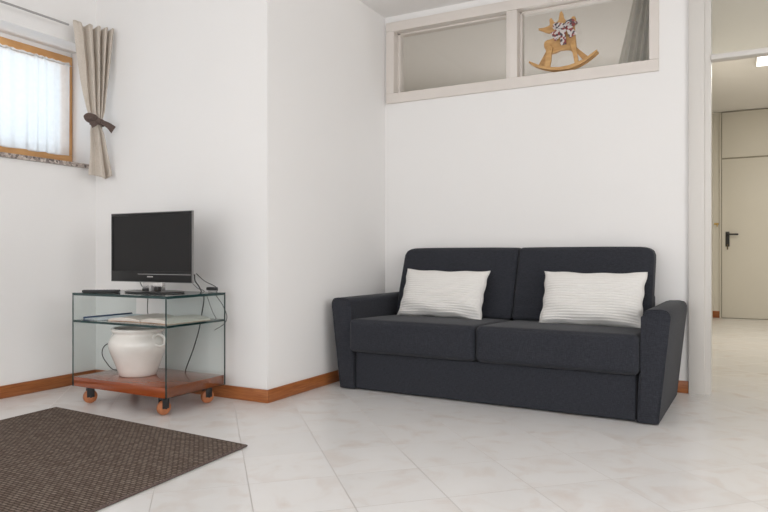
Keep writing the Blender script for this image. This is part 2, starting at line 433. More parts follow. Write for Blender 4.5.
# rooms beyond
struct(box('wall_hall_back', -0.5, 3.0, HB, HB + 0.15, 0, HCH, M['hall_wall']))
struct(box('wall_hall_left', -0.40, -0.30, 4.51, HB, 0, HCH, M['hall_wall']))
struct(box('wall_hall_right', 2.0, 2.1, 4.51, HB, 0, HCH, M['hall_wall']))
struct(box('wall_room_back', -3.8, -0.40, 7.3, 7.4, 0, HCH, M['hall_wall']))
struct(box('wall_room_left', -3.9, -3.8, 4.51, 7.4, 0, HCH, M['hall_wall']))

# baseboards
bh, bt = 0.074, 0.013
def bboard(name, *a): return struct(box(name, *a, M['baseboard'], bev=0.003))
bboard('baseboard_left', XL, XL + bt, YF, YT, 0, bh)
bboard('baseboard_television', XL + bt, XC + bt, YT - bt, YT, 0, bh)
bboard('baseboard_return', XC, XC + bt, YT, YB - bt, 0, bh)
bboard('baseboard_back', XC + bt, -0.262, YB - bt, YB, 0, bh)
bboard('baseboard_hall', -0.30, -0.215, HB - bt, HB, 0, 0.09)

# ------------------------------------------------------------------ left window
w = bpy.data.objects.new('window_1', None); COL.objects.link(w); struct(w)
w.location = (-4.0, 2.4, 1.43)
def wp(name, x0, x1, y0, y1, z0, z1, m, bev=0.0):
    bm = bmesh.new(); bx(bm, x0 + 4.0, x1 + 4.0, y0 - 2.4, y1 - 2.4, z0 - 1.43, z1 - 1.43, bev)
    return obj(name, bm, m, w, smooth=bool(bev))
bm = bmesh.new()
FYa, FYb, FZa, FZb = RY0 + .005, 2.948, 1.455, 2.176
for a in ((FYa, FYb, FZb - .058, FZb), (FYa, FYb, FZa, FZa + .055), (FYa, FYa + .05, FZa + .055, FZb - .058), (FYb - .05, FYb, FZa + .055, FZb - .058)):
    bx(bm, 0.02 - .06, 0.02, a[0] - 2.4, a[1] - 2.4, a[2] - 1.43, a[3] - 1.43, .004)
obj('window_frame', bm, M['window_wood'], w, smooth=True)
bm = bmesh.new()
for a in ((FYa, FYb, FZb - .002, RZ1), (FYa, FYb, 1.433, FZa + .002)):
    bx(bm, -.05, 0.008, a[0] - 2.4, a[1] - 2.4, a[2] - 1.43, a[3] - 1.43)
obj('frame_packing', bm, M['wall'], w)
wp('window_pane', -4.018, -4.012, FYa + .05, FYb - .05, FZa + .055, FZb - .058, M['pane'])
wp('window_sill', -4.05, XL + .022, RY0, RY1 - .002, 1.406, 1.433, M['granite'], .003)

# sheer gathered curtain inside the frame
bm = bmesh.new()
ny, nz_ = 260, 14; grid = []
y0, y1, z0, z1 = 1.80, 2.905, 1.50, 2.122
for j in range(nz_ + 1):
    v = j / nz_; row = []
    for i in range(ny + 1):
        u = i / ny
        ph = u * 58 * PI / 2 + 1.1 * math.sin(u * 23)
        amp = 0.0045 + 0.005 * (1 - v) * (0.5 + 0.5 * math.sin(u * 17 + 1))
        x = -3.958 + amp * math.sin(ph) + 0.003 * math.sin(u * 31 + v * 2)
        zz = z0 + (z1 - z0) * v + (0.003 * math.sin(ph * 0.5 + 1) if j == 0 else 0) + (0.0025 * math.sin(ph * 1.7) if j == nz_ else 0)
        row.append(bm.verts.new((x, y0 + (y1 - y0) * u, zz)))
    grid.append(row)
for j in range(nz_):
    for i in range(ny): bm.faces.new((grid[j][i], grid[j][i + 1], grid[j + 1][i + 1], grid[j + 1][i]))
lc = thing('sheer_curtain', 'sheer white gathered half curtain across the small pine window', 'curtain', (-3.958, 2.4, 1.5))
o = obj('voile', bm, M['lace'], lc, smooth=True, angle=180); o.location = (3.958, -2.4, -1.5)
bm = bmesh.new(); tube(bm, [Vector((0, -.63, .607)), Vector((0, .52, .607))], 0.004)
obj('curtain_wire', bm, M['chrome'], lc, smooth=True)

# rail above the window
rl = thing('curtain_rail', 'thin grey curtain rail running above the left window', 'curtain rail', (-3.69, 2.2, 2.277))
bm = bmesh.new(); tube(bm, [Vector((0, -1.2, 0)), Vector((0.008, 0.50, -.003))], 0.0065, 10); obj('rail', bm, M['rod'], rl, smooth=True)
for yy in (-0.9, -0.1):
    bm = bmesh.new(); bx(bm, -.09, 0.02, yy - .01, yy + .01, -.006, .012, .002); obj('bracket', bm, M['rod'], rl)

# beige drape, tied in the middle
A = Vector((-3.68, 2.72)); B = Vector((-3.60, 2.945)); Dn = (B - A); nrm = Vector((Dn.y, -Dn.x)).normalized()
rows = [(2.300, 0.00, 1.06), (2.284, 0.0, 1.05), (2.25, 0.03, 1.03), (2.12, 0.09, 0.99), (1.95, 0.20, 0.92), (1.85, 0.28, .87), (1.76, 0.37, .83), (1.70, 0.46, 0.76),
        (1.665, 0.48, 0.76), (1.62, 0.45, .82), (1.56, 0.46, 0.86), (1.46, 0.45, 0.95), (1.38, 0.42, 1.03), (1.340, 0.42, 1.06)]
def rowat(z):
    for (a, b) in zip(rows, rows[1:]):
        if b[0] <= z <= a[0]:
            t = (a[0] - z) / (a[0] - b[0]); return a[1] + (b[1] - a[1]) * t, a[2] + (b[2] - a[2]) * t
    return rows[-1][1:]
bm = bmesh.new(); nu, nv = 120, 60; grid = []
for j in range(nv + 1):
    z = 2.300 + (1.340 - 2.300) * j / nv; l, r = rowat(z); row = []
    tie = math.exp(-((z - 1.685) / 0.06) ** 2)
    wd = (r - l) * Dn.length
    for i in range(nu + 1):
        u = i / nu
        t = l + (r - l) * u
        low = 1 / (1 + math.exp((z - 1.67) / 0.02))
        ph = (1 - low) * 2 * PI * (0.55 * u + 3.7 * u ** 1.8) + low * 2 * PI * (0.25 + 0.7 * u + 1.5 * u ** 2.5) + 0.5 * math.sin(z * 5 + u * 3) + 0.9
        amp = min(0.036, wd * 0.18) * (1 - 0.45 * tie)
        d = amp * (0.55 + 0.45 * u) * (math.sin(ph) + 0.3 * math.sin(2 * ph + 1)) + 0.006 * math.sin(9 * z + 6 * u)
        d += 0.018 * tie * math.cos(PI * (u - .5))
        if z > 2.27: d += 0.004 * math.sin(ph * 3)
        dz = 0.012 * math.sin(ph * 0.5) if j == nv else 0.0
        if j == 0: dz = 0.006 * math.sin(ph)
        dz -= 0.05 * max(0, (0.35 - u)) * (1.34 / z if z < 1.45 else 0) * 0.4
        p = A + Dn * t + nrm * d
        row.append(bm.verts.new((p.x, min(p.y, 2.968), z + dz)))
    grid.append(row)
for j in range(nv):
    for i in range(nu): bm.faces.new((grid[j][i], grid[j][i + 1], grid[j + 1][i + 1], grid[j + 1][i]))
dr = thing('drape', 'beige linen drape gathered by a dark brown bow beside the window', 'curtain', (-3.64, 2.83, 1.34))
o = obj('cloth', bm, M['linen'], dr, smooth=True, angle=180); o.location = (3.64, -2.83, -1.34)
md = o.modifiers.new('thick', 'SOLIDIFY'); md.thickness = 0.002
def dp(t, d, z):
    p = A + Dn * t + nrm * d; return Vector((p.x + 3.64, p.y - 2.83, z - 1.34))
# band
bm = bmesh.new(); ring = []
for k in range(25):
    a = 2 * PI * k / 24
    ring.append((0.62 + 0.185 * math.cos(a), 0.014 + 0.037 * math.sin(a)))
prev = None
for k, (t, d) in enumerate(ring):
    cz = 1.686 - 0.02 * (t - 0.62)
    cur = [bm.verts.new(dp(t, d, cz - .020)), bm.verts.new(dp(t, d * 1.08, cz)), bm.verts.new(dp(t, d, cz + .020))]
    if prev:
        for q in (0, 1): bm.faces.new((prev[q], cur[q], cur[q + 1], prev[q + 1]))
    prev = cur
tb = obj('tie_band', bm, M['tie'], dr, smooth=True, angle=180)
md = tb.modifiers.new('thick', 'SOLIDIFY'); md.thickness = 0.003
def strip(bm, pts, n=10, th=0.004):
    """ribbon through (t,d,z,halfwidth) stations"""
    P = catmull([(p[0], p[1], p[2]) for p in pts], n); W = catmull([(p[3], 0, 0) for p in pts], n); rows_ = []
    for i, p in enumerate(P):
        tg = (dp(*P[min(i + 1, len(P) - 1)]) - dp(*P[max(i - 1, 0)])).normalized()
        n3 = Vector((nrm.x, nrm.y, 0)); sd = tg.cross(n3).normalized() * W[i].x
        c = dp(*p)
        rows_.append([bm.verts.new(c + sd + n3 * th), bm.verts.new(c - sd + n3 * th), bm.verts.new(c - sd), bm.verts.new(c + sd)])
    for a, b in zip(rows_, rows_[1:]):
        for k in range(4): bm.faces.new((a[k], a[(k + 1) % 4], b[(k + 1) % 4], b[k]))
    bm.faces.new(rows_[0]); bm.faces.new(rows_[-1])
bm = bmesh.new()
strip(bm, [(0.62, .058, 1.688, .010), (0.48, .072, 1.703, .018), (0.33, .066, 1.708, .020), (0.26, .060, 1.702, .010), (.34, .058, 1.688, .018), (0.5, .056, 1.683, .018), (0.62, .056, 1.684, .01)])
strip(bm, [(0.62, .060, 1.686, .010), (0.70, .072, 1.678, .014), (0.86, .066, 1.662, .020), (1.00, .052, 1.642, .026)])
strip(bm, [(0.60, .058, 1.686, .010), (0.50, .066, 1.668, .016), (0.40, .062, 1.655, .020)])
c = dp(0.60, 0.064, 1.685)
bmesh.ops.create_uvsphere(bm, u_segments=14, v_segments=10, radius=0.019, matrix=Matrix.Translation(c) @ Matrix.Diagonal((0.8, 1, 1.15, 1)))
obj('bow', bm, M['tie'], tb, smooth=True)

# ------------------------------------------------------------------ interior window over the sofa
t = bpy.data.objects.new('window_2', None); COL.objects.link(t); t.location = (-1.37, 4.39, 1.97); struct(t)
def tp(bm, x0, x1, y0, y1, z0, z1, bev=0.0): bx(bm, x0 + 1.37, x1 + 1.37, y0 - 4.39, y1 - 4.39, z0 - 1.97, z1 - 1.97, bev)
OX0, OX1, OZ0, OZ1 = -2.328, -0.428, 1.970, 2.575
IX0, IX1, IZ0, IZ1 = -2.262, -0.485, 2.044, 2.505
bm = bmesh.new()
tp(bm, OX0, OX1, 4.370, 4.392, OZ0, IZ0, .004); tp(bm, OX0, OX1, 4.370, 4.392, IZ1, OZ1, .004)
tp(bm, OX0, IX0, 4.370, 4.392, IZ0, IZ1, .004); tp(bm, IX1, OX1, 4.370, 4.392, IZ0, IZ1, .004)
tp(bm, TX0, TX1, 4.388, 4.515, TZ0, IZ0); tp(bm, TX0, TX1, 4.388, 4.515, IZ1, TZ1)
tp(bm, TX0, IX0, 4.388, 4.515, IZ0, IZ1); tp(bm, IX1, TX1, 4.388, 4.515, IZ0, IZ1)
obj('window_frame', bm, M['frame_paint'], t)
bm = bmesh.new()   # inner bead, one step back
g = 0.020
tp(bm, IX0, IX0 + g, 4.44, 4.50, IZ0, IZ1, .002); tp(bm, IX0, IX1, 4.44, 4.50, IZ1 - .012, IZ1, .002)
tp(bm, IX0 + g, IX1, 4.44, 4.50, IZ0, IZ0 + .010, .002)
obj('glazing_bead', bm, M['frame_paint'], t)
bm = bmesh.new(); tp(bm, -1.398, -1.322, 4.376, 4.500, IZ0, IZ1, .003); tp(bm, -1.322, -1.306, 4.44, 4.50, IZ0, IZ1, .002)
obj('mullion', bm, M['frame_paint'], t, smooth=True)
for a, b in ((IX0 + .005, -1.39), (-1.33, IX1)):
    bm = bmesh.new(); tp(bm, a, b, 4.466, 4.471, IZ0, IZ1); obj('pane', bm, M['pane'], t)

# grey drape hanging behind the right pane
bm = bmesh.new(); nu, nv = 90, 24; grid = []
for j in range(nv + 1):
    z = 2.70 - 1.6 * j / nv; row = []
    l = -0.565 - 0.155 * min(1.0, max(0, (2.70 - z) / 0.68)); 
    for i in range(nu + 1):
        u = i / nu; ph = 2 * PI * 6.2 * (u ** 1.35)
        row.append(bm.verts.new((l + (-0.42 - l) * u + .43, 0.034 * math.sin(ph) + .010 * math.sin(2 * ph + .6), z)))
    grid.append(row)
for j in range(nv):
    for i in range(nu): bm.faces.new((grid[j][i], grid[j][i + 1], grid[j + 1][i + 1], grid[j + 1][i]))
dg = thing('drape', 'grey drape seen through the right pane of the interior window', 'curtain', (-0.43, 4.60, 0))
o = obj('cloth', bm, M['greydrape'], dg, smooth=True, angle=180)
bm = bmesh.new(); tube(bm, [Vector((-1.75, 0, 2.715)), Vector((.02, 0, 2.715))], .008, 10); obj('curtain_rod', bm, M['rod'], dg, smooth=True)

# ------------------------------------------------------------------ wooden rocking reindeer
dx, dz = -1.0, 2.05
dee = thing('rocking_reindeer', 'small wooden rocking reindeer with a patterned bow on the window ledge', 'ornament', (-1.0, 4.405, 2.046))
ZO = 2.05 - 2.046
def plate(name, pts, y0, y1, m, bev=0.004):
    bm = bmesh.new(); prism(bm, pts, lambda a, b: (a, y0, b + ZO), lambda a, b: (a, y1, b + ZO), bev)
    return obj(name, bm, m, dee, smooth=True)
body = [(-.144, .192), (-.139, .212), (-.121, .222), (-.089, .22), (-.049, .227), (-.013, .244), (.001, .283), (.012, .312), (.030, .338), (.047, .352), (.059, .348), (.065, .335), (.059, .32), (.056, .292), (.059, .246), (.064, .196), (.07, .146), (.060, .120), (.045, .118), (.027, .139), (.001, .143), (-.035, .139), (-.071, .132), (-.095, .122), (-.121, .130), (-.130, .152), (-.141, .173)]
plate('body', body, -.012, .012, M['deer_wood'])
antl = [(.008, .301), (-.017, .281), (-.04, .269), (-.076, .268), (-.112, .264), (-.135, .273), (-.153, .285), (-.181, .298), (-.181, .31), (-.144, .306), (-.121, .312), (-.103, .318), (-.108, .355), (-.098, .367), (-.085, .351), (-.076, .331), (-.058, .328), (-.044, .344), (-.04, .389), (-.028, .4), (-.017, .38), (-.013, .348), (.006, .325)]
plate('antlers', antl, -.007, .007, M['deer_wood'], .002)
for y0, y1 in ((-.030, -.013), (.013, .030)):
    back = y0 > 0
    if not back:
        plate('leg', [(-.125, .165), (-.118, .115), (-.128, .066), (-.146, .030), (-.120, .020), (-.100, .020), (-.092, .07), (-.088, .12), (-.078, .16), (-.1, .185)], y0, y1, M['deer_wood'])
        plate('leg', [(.030, .165), (.052, .095), (.060, .048), (.060, .020), (.088, .030), (.083, .07), (.074, .114), (.070, .165), (.05, .19)], y0, y1, M['deer_wood'])
    else:
        plate('leg', [(-.132, .165), (-.165, .095), (-.195, .055), (-.182, .042), (-.160, .036), (-.135, .085), (-.108, .135), (-.09, .17), (-.11, .185)], y0, y1, M['deer_wood'])
        plate('leg', [(.045, .18), (.085, .132), (.122, .092), (.158, .068), (.148, .050), (.120, .045), (.085, .090), (.055, .13), (.03, .165)], y0, y1, M['deer_wood'])
rk = [(-.242, .081), (-.209, .058), (-.153, .031), (-.098, .014), (-.035, .002), (.027, .004), (.089, .020), (.133, .042), (.176, .070), (.206, .092)]
rk_top = [(.203, .106), (.172, .086), (.130, .060), (.085, .040), (.027, .026), (-.035, .024), (-.098, .032), (-.150, .047), (-.204, .073), (-.238, .093)]
for y0, y1 in ((-.031, -.015), (.015, .031)): plate('rocker', rk + rk_top, y0, y1, M['deer_wood'], .003)
for xx, zz in ((-.17, .047), (.13, .055)):
    bm = bmesh.new(); tube(bm, [Vector((xx, -.028, zz)), Vector((xx, .028, zz))], .006)
    obj('rocker_dowel', bm, M['deer_wood'], dee, smooth=True)
# bow round the neck: two loops, two tails, knot, all thin curled cloth
bm = bmesh.new()
def rib(pts, hw):
    P = catmull(pts, 8); rr = []
    for i, p in enumerate(P):
        tg = (P[min(i + 1, len(P) - 1)] - P[max(i - 1, 0)]).normalized()
        sd = tg.cross(Vector((0, -1, 0))).normalized()
        h = hw[0] + (hw[1] - hw[0]) * i / (len(P) - 1)
        rr.append([bm.verts.new(p + sd * h + Vector((0, -.002, 0))), bm.verts.new(p - sd * h + Vector((0, -.002, 0))), bm.verts.new(p - sd * h), bm.verts.new(p + sd * h)])
    for a, b in zip(rr, rr[1:]):
        for k in range(4): bm.faces.new((a[k], a[(k + 1) % 4], b[(k + 1) % 4], b[k]))
    bm.faces.new(rr[0]); bm.faces.new(rr[-1])
V = Vector
rib([V((.002, -.034, .285)), V((-.030, -.044, .292)), V((-.060, -.040, .296)), V((-.036, -.034, .280)), V((.002, -.030, .280))], (.016, .024))
rib([V((.002, -.034, .285)), V((.024, -.046, .300)), V((.046, -.042, .306)), V((.044, -.036, .290)), V((.002, -.030, .282))], (.016, .022))
rib([V((.0, -.032, .282)), V((-.030, -.036, .250)), V((-.078, -.034, .226))], (.014, .034))
rib([V((.0, -.032, .282)), V((-.010, -.036, .235)), V((-.008, -.034, .165))], (.012, .020))
rib([V((.004, -.032, .282)), V((.030, -.036, .262)), V((.056, -.034, .212))], (.012, .026))
bmesh.ops.create_uvsphere(bm, u_segments=12, v_segments=8, radius=0.013, matrix=Matrix.Translation((.002, -.036, .284)))
pts = [V((.028 + .042 * math.cos(a), .028 * math.sin(a) - .002, .290 + .018 * math.cos(a))) for a in [2 * PI * k / 24 for k in range(24)]]
tube(bm, pts, .007, 8, closed=True)
for v_ in bm.verts: v_.co.z += ZO
obj('bow', bm, M['ribbon'], dee, smooth=True, angle=60)

# ------------------------------------------------------------------ doorway to the hall
d = bpy.data.objects.new('door_1', None); COL.objects.link(d); d.location = (.28, 4.39, 0); struct(d)
def dpart(name, boxes, m, bev=.003, parent=None):
    bm = bmesh.new()
    for a in boxes: bx(bm, a[0] - .28, a[1] - .28, a[2] - 4.39, a[3] - 4.39, a[4], a[5], bev)
    return obj(name, bm, m, parent or d, smooth=True)
dpart('casing', [(-.262, -.176, 4.366, 4.392, 0, CH)], M['trim'])
dpart('casing', [(.716, .822, 4.366, 4.392, 0, CH)], M['trim'])
dpart('jamb', [(-.238, -.140, 4.385, 4.530, 0, CH)], M['trim'])
dpart('jamb', [(.690, .798, 4.385, 4.530, 0, CH)], M['trim'])
dpart('crossbar', [(-.140, .690, 4.372, 4.450, 1.996, 2.027)], M['trim'])
dpart('top_pane', [(-.140, .690, 4.42, 4.426, 2.027, CH)], M['pane'], 0)

# far door in the hall with its top panel
f = bpy.data.objects.new('door_2', None); COL.objects.link(f); f.location = (.25, HB, 0); struct(f)
def fpart(name, a, m, bev=0.002, parent=None):
    bm = bmesh.new(); bx(bm, a[0] - .25, a[1] - .25, a[2] - HB, a[3] - HB, a[4], a[5], bev); return obj(name, bm, m, parent or f, smooth=True)
fpart('gap_strip', (-.203, .703, HB - .012, HB - .002, 0.0, 2.765 - .008), M['line'], 0)  # darker slab behind leaf and panel, showing as thin lines between them
fpart('door_leaf', (-.188, .690, HB - .032, HB - .010, .008, 2.120), M['hall_door'])
fpart('top_panel', (-.188, .690, HB - .032, HB - .010, 2.140, 2.742), M['hall_door'])
fpart('frame_post', (-.216, -.198, HB - .026, HB - .001, 0, 2.755), M['hall_door'])
hd = fpart('handle', (-.146, -.098, HB - .044, HB - .031, .955, 1.155), M['black'], .006)
bm = bmesh.new()
tube(bm, [V((-.372, -.042, 1.118)), V((-.372, -.088, 1.118))], .011, 12)
tube(bm, catmull([V((-.372, -.086, 1.118)), V((-.34, -.090, 1.118)), V((-.245, -.088, 1.116))], 6), .012, 12)
obj('lever', bm, M['black'], hd, smooth=True)
bm = bmesh.new(); tube(bm, [V((-.372, -.044, .985)), V((-.372, -.060, .985))], .006, 10); bx(bm, -.380, -.364, -.062, -.056, .915, .985, .002)
obj('key', bm, M['bronze'], hd)

hk = thing('wall_hook', 'small brass hook on the hall wall left of the far door', 'hook', (-.255, HB, 1.262))
bm = bmesh.new(); bx(bm, -.028, .028, -.006, 0, -.012, .012, .003); obj('plate', bm, M['brass'], hk)
bm = bmesh.new(); tube(bm, catmull([V((.01, -.004, 0)), V((.01, -.035, -.005)), V((.01, -.045, -.03)), V((.01, -.03, -.038))], 5), .006); obj('prong', bm, M['brass'], hk, smooth=True)

cl = thing('ceiling_light', 'flat rectangular light on the hall ceiling beyond the doorway', 'ceiling light', (.61, 7.41, HCH))
bm = bmesh.new(); bx(bm, -.46, .46, -.19, .19, -.030, 0, .004); obj('housing', bm, M['trim'], cl, smooth=True)
bm = bmesh.new(); bx(bm, -.445, .445, -.17, .17, -.036, -.028); obj('diffuser', bm, M['lamp'], cl)

# ------------------------------------------------------------------ sofa
ANG = math.radians(-1.6)
SO = Vector((-2.096, 3.528, 0))
sf = thing('sofa', 'charcoal grey two-seat fabric sofa with flared arms against the white wall', 'sofa', SO, ANG)
W0, W1 = 0.0, 1.655
# base box with front panel
bm = bmesh.new(); cushion(bm, (0.004, 0.000, 0.008), (1.651, 0.80, 0.238), 0.012, n=6)
obj('base', bm, M['sofa'], sf, smooth=True, angle=60)
def arm(mirror):
    P = [(-.100, .006), (-.165, .515), (-.166, .535), (-.160, .552), (-.148, .563), (-.120, .568), (-.06, .566), (-.040, .560), (-.031, .548), (-.034, .53), (-.031, .27), (-.012, .235), (-.0005, .006)]
    if mirror: P = [(1.655 - x * (.94 if x < -.1 else 1), z) for x, z in P][::-1]
    bm = bmesh.new()
    prism(bm, P, lambda a, b: (a, -.014, b), lambda a, b: (a, .815, b), 0.014, 3)
    # welt seam round the front face
    o = obj('arm', bm, M['sofa'], sf, smooth=True, angle=50)
    bm = bmesh.new()
    cx = sum(p[0] for p in P) / len(P); cz = sum(p[1] for p in P) / len(P)
    pts = [V((x + (cx - x) * .04, .0045, z + (cz - z) * 0.012)) for x, z in P]
    loop = []
    for a, b in zip(pts, pts[1:] + pts[:1]):
        k = max(1, int((b - a).length / .04))
        loop += [a.lerp(b, q / k) for q in range(k)]
    loop = [p + V((0, -.016, 0)) for p in loop]
    tube(bm, loop, .0035, 6, closed=True)
    obj('piping', bm, M['sofa'], o, smooth=True, angle=180)
arm(False); arm(True)
# seats
for x0, x1 in ((-.027, .8055), (.8085, 1.668)):
    def wsofa(x, y, z, x0=x0, x1=x1):
        return (x, y, z - (0.018 * max(0, y) / .6 if z > .34 else 0))
    bm = bmesh.new(); cushion(bm, (x0, -.038, .238), (x1, .66, .440), 0.032, (0, 0, .012, 0, 0, .006), n=14, warp=wsofa)
    o = obj('seat_cushion', bm, M['sofa'], sf, smooth=True, angle=60)
# back rests
def bwarp(x, y, z):      # lean: y grows with height
    return (x, y + (z - .42) * 0.36, z)
for x0, x1, rl_, rr_ in ((-.032, .8085, 1, 0), (.8115, 1.641, 0, 1)):
    bm = bmesh.new()
    def bw(x, y, z, x0=x0, x1=x1, rl_=rl_, rr_=rr_):
        # rounded outer top corner
        top = .885; R = 0.06
        if z > top - R:
            k = (z - (top - R)) / R; inset = R * (1 - math.sqrt(max(0, 1 - min(k, 1) ** 2)))
            mid = (x0 + x1) / 2
            if rl_ and x < mid: x = x0 + inset + (x - x0) * (mid - x0 - inset) / (mid - x0)
            if rr_ and x > mid: x = x1 - inset - (x1 - x) * (x1 - inset - mid) / (x1 - mid)
        return bwarp(x, y, z)
    cushion(bm, (x0, .556, .425), (x1, .680, .885), 0.026, (0, 0, .012, 0, 0, .003), n=18, warp=bw)
    obj('back_cushion', bm, M['sofa'], sf, smooth=True, angle=60)
bm = bmesh.new(); cushion(bm, (.02, .70, .24), (1.635, .815, .60), .02, n=6); obj('back_panel', bm, M['sofa'], sf, smooth=True, angle=60)
for x, y in ((.045, .06), (1.61, .06), (.045, .74), (1.61, .74)):
    bm = bmesh.new(); lathe(bm, [(.020, 0), (.022, .003), (.022, .0078)], 20, (x, y, 0)); obj('foot', bm, M['black'], sf, smooth=True)

# pillows
def pillow(name, label, xl, xr, zb, zt, yb, yt, T, seed, tilt):
    random.seed(seed)
    ca, sa = math.cos(ANG), math.sin(ANG)
    cx, cy, cz = (xl + xr) / 2, (yb + yt) / 2, (zb + zt) / 2
    root = tag(bpy.data.objects.new(name, None), label, 'cushion', None); 
    bpy.data.objects.remove(root)
    lean = math.atan2(yt - yb, zt - zb); w, h = (xr - xl) / 2, (zt - zb) / 2 / math.cos(lean)
    bm = bmesh.new(); nu, nv = 72, 130; NR = 21; sides = []
    off = [random.uniform(0, 6.28) for _ in range(8)]
    for s in (-1, 1):
        grid = []
        for j in range(nv + 1):
            v = -1 + 2 * j / nv; row = []
            for i in range(nu + 1):
                u = -1 + 2 * i / nu
                px = u * w * (1 - 0.05 * (1 - v * v) * abs(u) ** 3 - 0.02 * max(0, -v) * (1 - abs(v))); pz = v * h * (1 - 0.075 * (1 - u * u) * abs(v) ** 3)
                k = max(0, (1 - u ** 4)) * max(0, (1 - v ** 4))
                th = T * (k ** 0.62) * (1.0 - 0.22 * v)
                edge = min(1, (1 - abs(u)) * 10) * min(1, (1 - abs(v)) * 12)
                wob = 0.35 * math.sin(3.1 * u + off[0]) + 0.25 * math.sin(7.3 * u + off[1] + 2 * v)
                th += edge * (0.0008 + 0.0008 * max(0, .6 - v)) * math.sin(PI * NR * (v + 1) + wob * 1.6)
                lowr = max(0, -v)
                th += edge * lowr * 0.009 * math.sin(5 * u + 9 * v + off[2]) * (0.4 + abs(u))
                px += 0.003 * math.sin(11 * v + off[3]) * abs(u) ** 4; pz += 0.003 * math.sin(9 * u + off[4]) * abs(v) ** 4
                row.append((px, s * th, pz))
            grid.append(row)
        sides.append(grid)
    rt = Matrix.Rotation(-lean, 4, 'X') @ Matrix.Rotation(tilt, 4, 'Y')
    cache = {}
    def vt(s, i, j):
        p = sides[s][j][i]
        key = (s if 0 < i < nu and 0 < j < nv else 0, i, j)
        if key not in cache: cache[key] = bm.verts.new(rt @ Vector(p))
        return cache[key]
    for s in (0, 1):
        for j in range(nv):
            for i in range(nu): bm.faces.new((vt(s, i, j), vt(s, i + 1, j), vt(s, i + 1, j + 1), vt(s, i, j + 1)))
    o = obj(name, bm, M['pillow'], None, smooth=True, angle=180)
    o.location = (SO.x + cx * ca - cy * sa, SO.y + cx * sa + cy * ca, cz); o.rotation_euler = (0, 0, ANG)
    tag(o, label, 'cushion', 'white ribbed cushions on the sofa')
pillow('throw_pillow', 'white ribbed oblong cushion on the left half of the sofa', .070, .676, .428, .738, .415, .555, .070, 3, 0.012)
pillow('throw_pillow', 'white ribbed oblong cushion on the right half of the sofa, by its arm', 1.030, 1.628, .420, .738, .415, .555, .070, 9, 0.004)

# ------------------------------------------------------------------ television trolley
SX0, SX1, SY0, SY1 = -3.295, -2.564, 2.440, 2.877
st = thing('television_stand', 'glass television stand on a red wood base with orange castors', 'television stand', ((SX0 + SX1) / 2, (SY0 + SY1) / 2, 0))
mx_, my_ = (SX0 + SX1) / 2, (SY0 + SY1) / 2
def loc(a): return (a[0] - mx_, a[1] - mx_, a[2] - my_, a[3] - my_, a[4], a[5])
bm = bmesh.new(); bx(bm, *loc((SX0 + .012, SX1 - .012, SY0, SY1, .101, .154)), .002); obj('base_board', bm, M['lacquer'], st, smooth=True)
glass_slab('side_panel', *loc((SX0, SX0 + .011, SY0, SY1, .101, .6095)), 0, st)
glass_slab('side_panel', *loc((SX1 - .011, SX1, SY0, SY1, .101, .6095)), 0, st)
glass_slab('top_panel', *loc((SX0, SX1, SY0, SY1, .6100, .6235)), 2, st)
glass_slab('shelf', *loc((SX0 + .0115, SX1 - .0115, SY0, SY1, .4595, .4715)), 2, st)
for cx, cy, rot in ((-3.222, 2.500, -.50), (-2.640, 2.492, -.15), (-2.640, 2.812, -.25), (-3.222, 2.812, .4)):
    bm = bmesh.new()
    bx(bm, -.026, .026, -.026, .026, .094, .101, .002)
    for s in (-1, 1): bx(bm, s * .0185 - .0025, s * .0185 + .0025, -.020, .020, .036, .096, .002)
    bx(bm, -.021, .021, -.018, .018, .080, .096, .003)
    tube(bm, [V((-.024, 0, .039)), V((.024, 0, .039))], .006, 10)
    R = Matrix.Rotation(rot, 4, 'Z')
    bmesh.ops.transform(bm, matrix=Matrix.Translation((cx - mx_, cy - my_, 0)) @ R, verts=bm.verts[:])
    k = obj('castor', bm, M['black'], st, smooth=True)
    bm = bmesh.new()
    prof = [(.010, -.0145), (.030, -.0145), (.0365, -.010), (.0385, 0), (.0365, .010), (.030, .0145), (.010, .0145)]
    lathe(bm, prof, 32)
    bmesh.ops.transform(bm, matrix=Matrix.Translation((cx - mx_, cy - my_, .0388)) @ R @ Matrix.Rotation(PI / 2, 4, 'Y'), verts=bm.verts[:])
    obj('wheel', bm, M['orange'], k, smooth=True)

# television
TXa, TXb, TZa, TZb, TY = -3.242, -2.603, .682, 1.077, 2.66
tv = thing('television', 'flat black television with a silver edge on the glass stand', 'television', ((TXa + TXb) / 2, TY, .6237))
hw, zb, zt = (TXb - TXa) / 2, TZa - .6237, TZb - .6237
bm = bmesh.new(); bx(bm, -hw + .012, hw - .022, .006, .034, zb + .006, zt - .006, .006, 3); bx(bm, -hw * .72, hw * .72, .038, .075, zb + .05, zt - .06, .012, 3)
obj('housing', bm, M['black'], tv, smooth=True)
bm = bmesh.new()      # thin silver rim round the front
for a in ((-hw, hw, zt - .003, zt), (-hw, hw, zb, zb + .003), (-hw, -hw + .003, zb + .003, zt - .003), (hw - .004, hw, zb + .003, zt - .003)):
    bx(bm, a[0], a[1], -.002, .010, a[2], a[3])
obj('rim', bm, M['rim'], tv)
bm = bmesh.new(); b_ = .016; bb = .062
for a in ((-hw + .003, hw - .004, zt - b_, zt - .003), (-hw + .003, hw - .004, zb + .003, zb + bb), (-hw + .003, -hw + b_, zb + bb, zt - b_), (hw - b_ - .002, hw - .004, zb + bb, zt - b_)):
    bx(bm, a[0], a[1], -.004, .008, a[2], a[3], .0015)
obj('bezel', bm, M['gloss_black'], tv, smooth=True)
bm = bmesh.new(); bx(bm, -hw + b_ - .001, hw - b_ - .001, -.001, .006, zb + bb - .001, zt - b_ + .001); obj('screen', bm, M['screen'], tv)
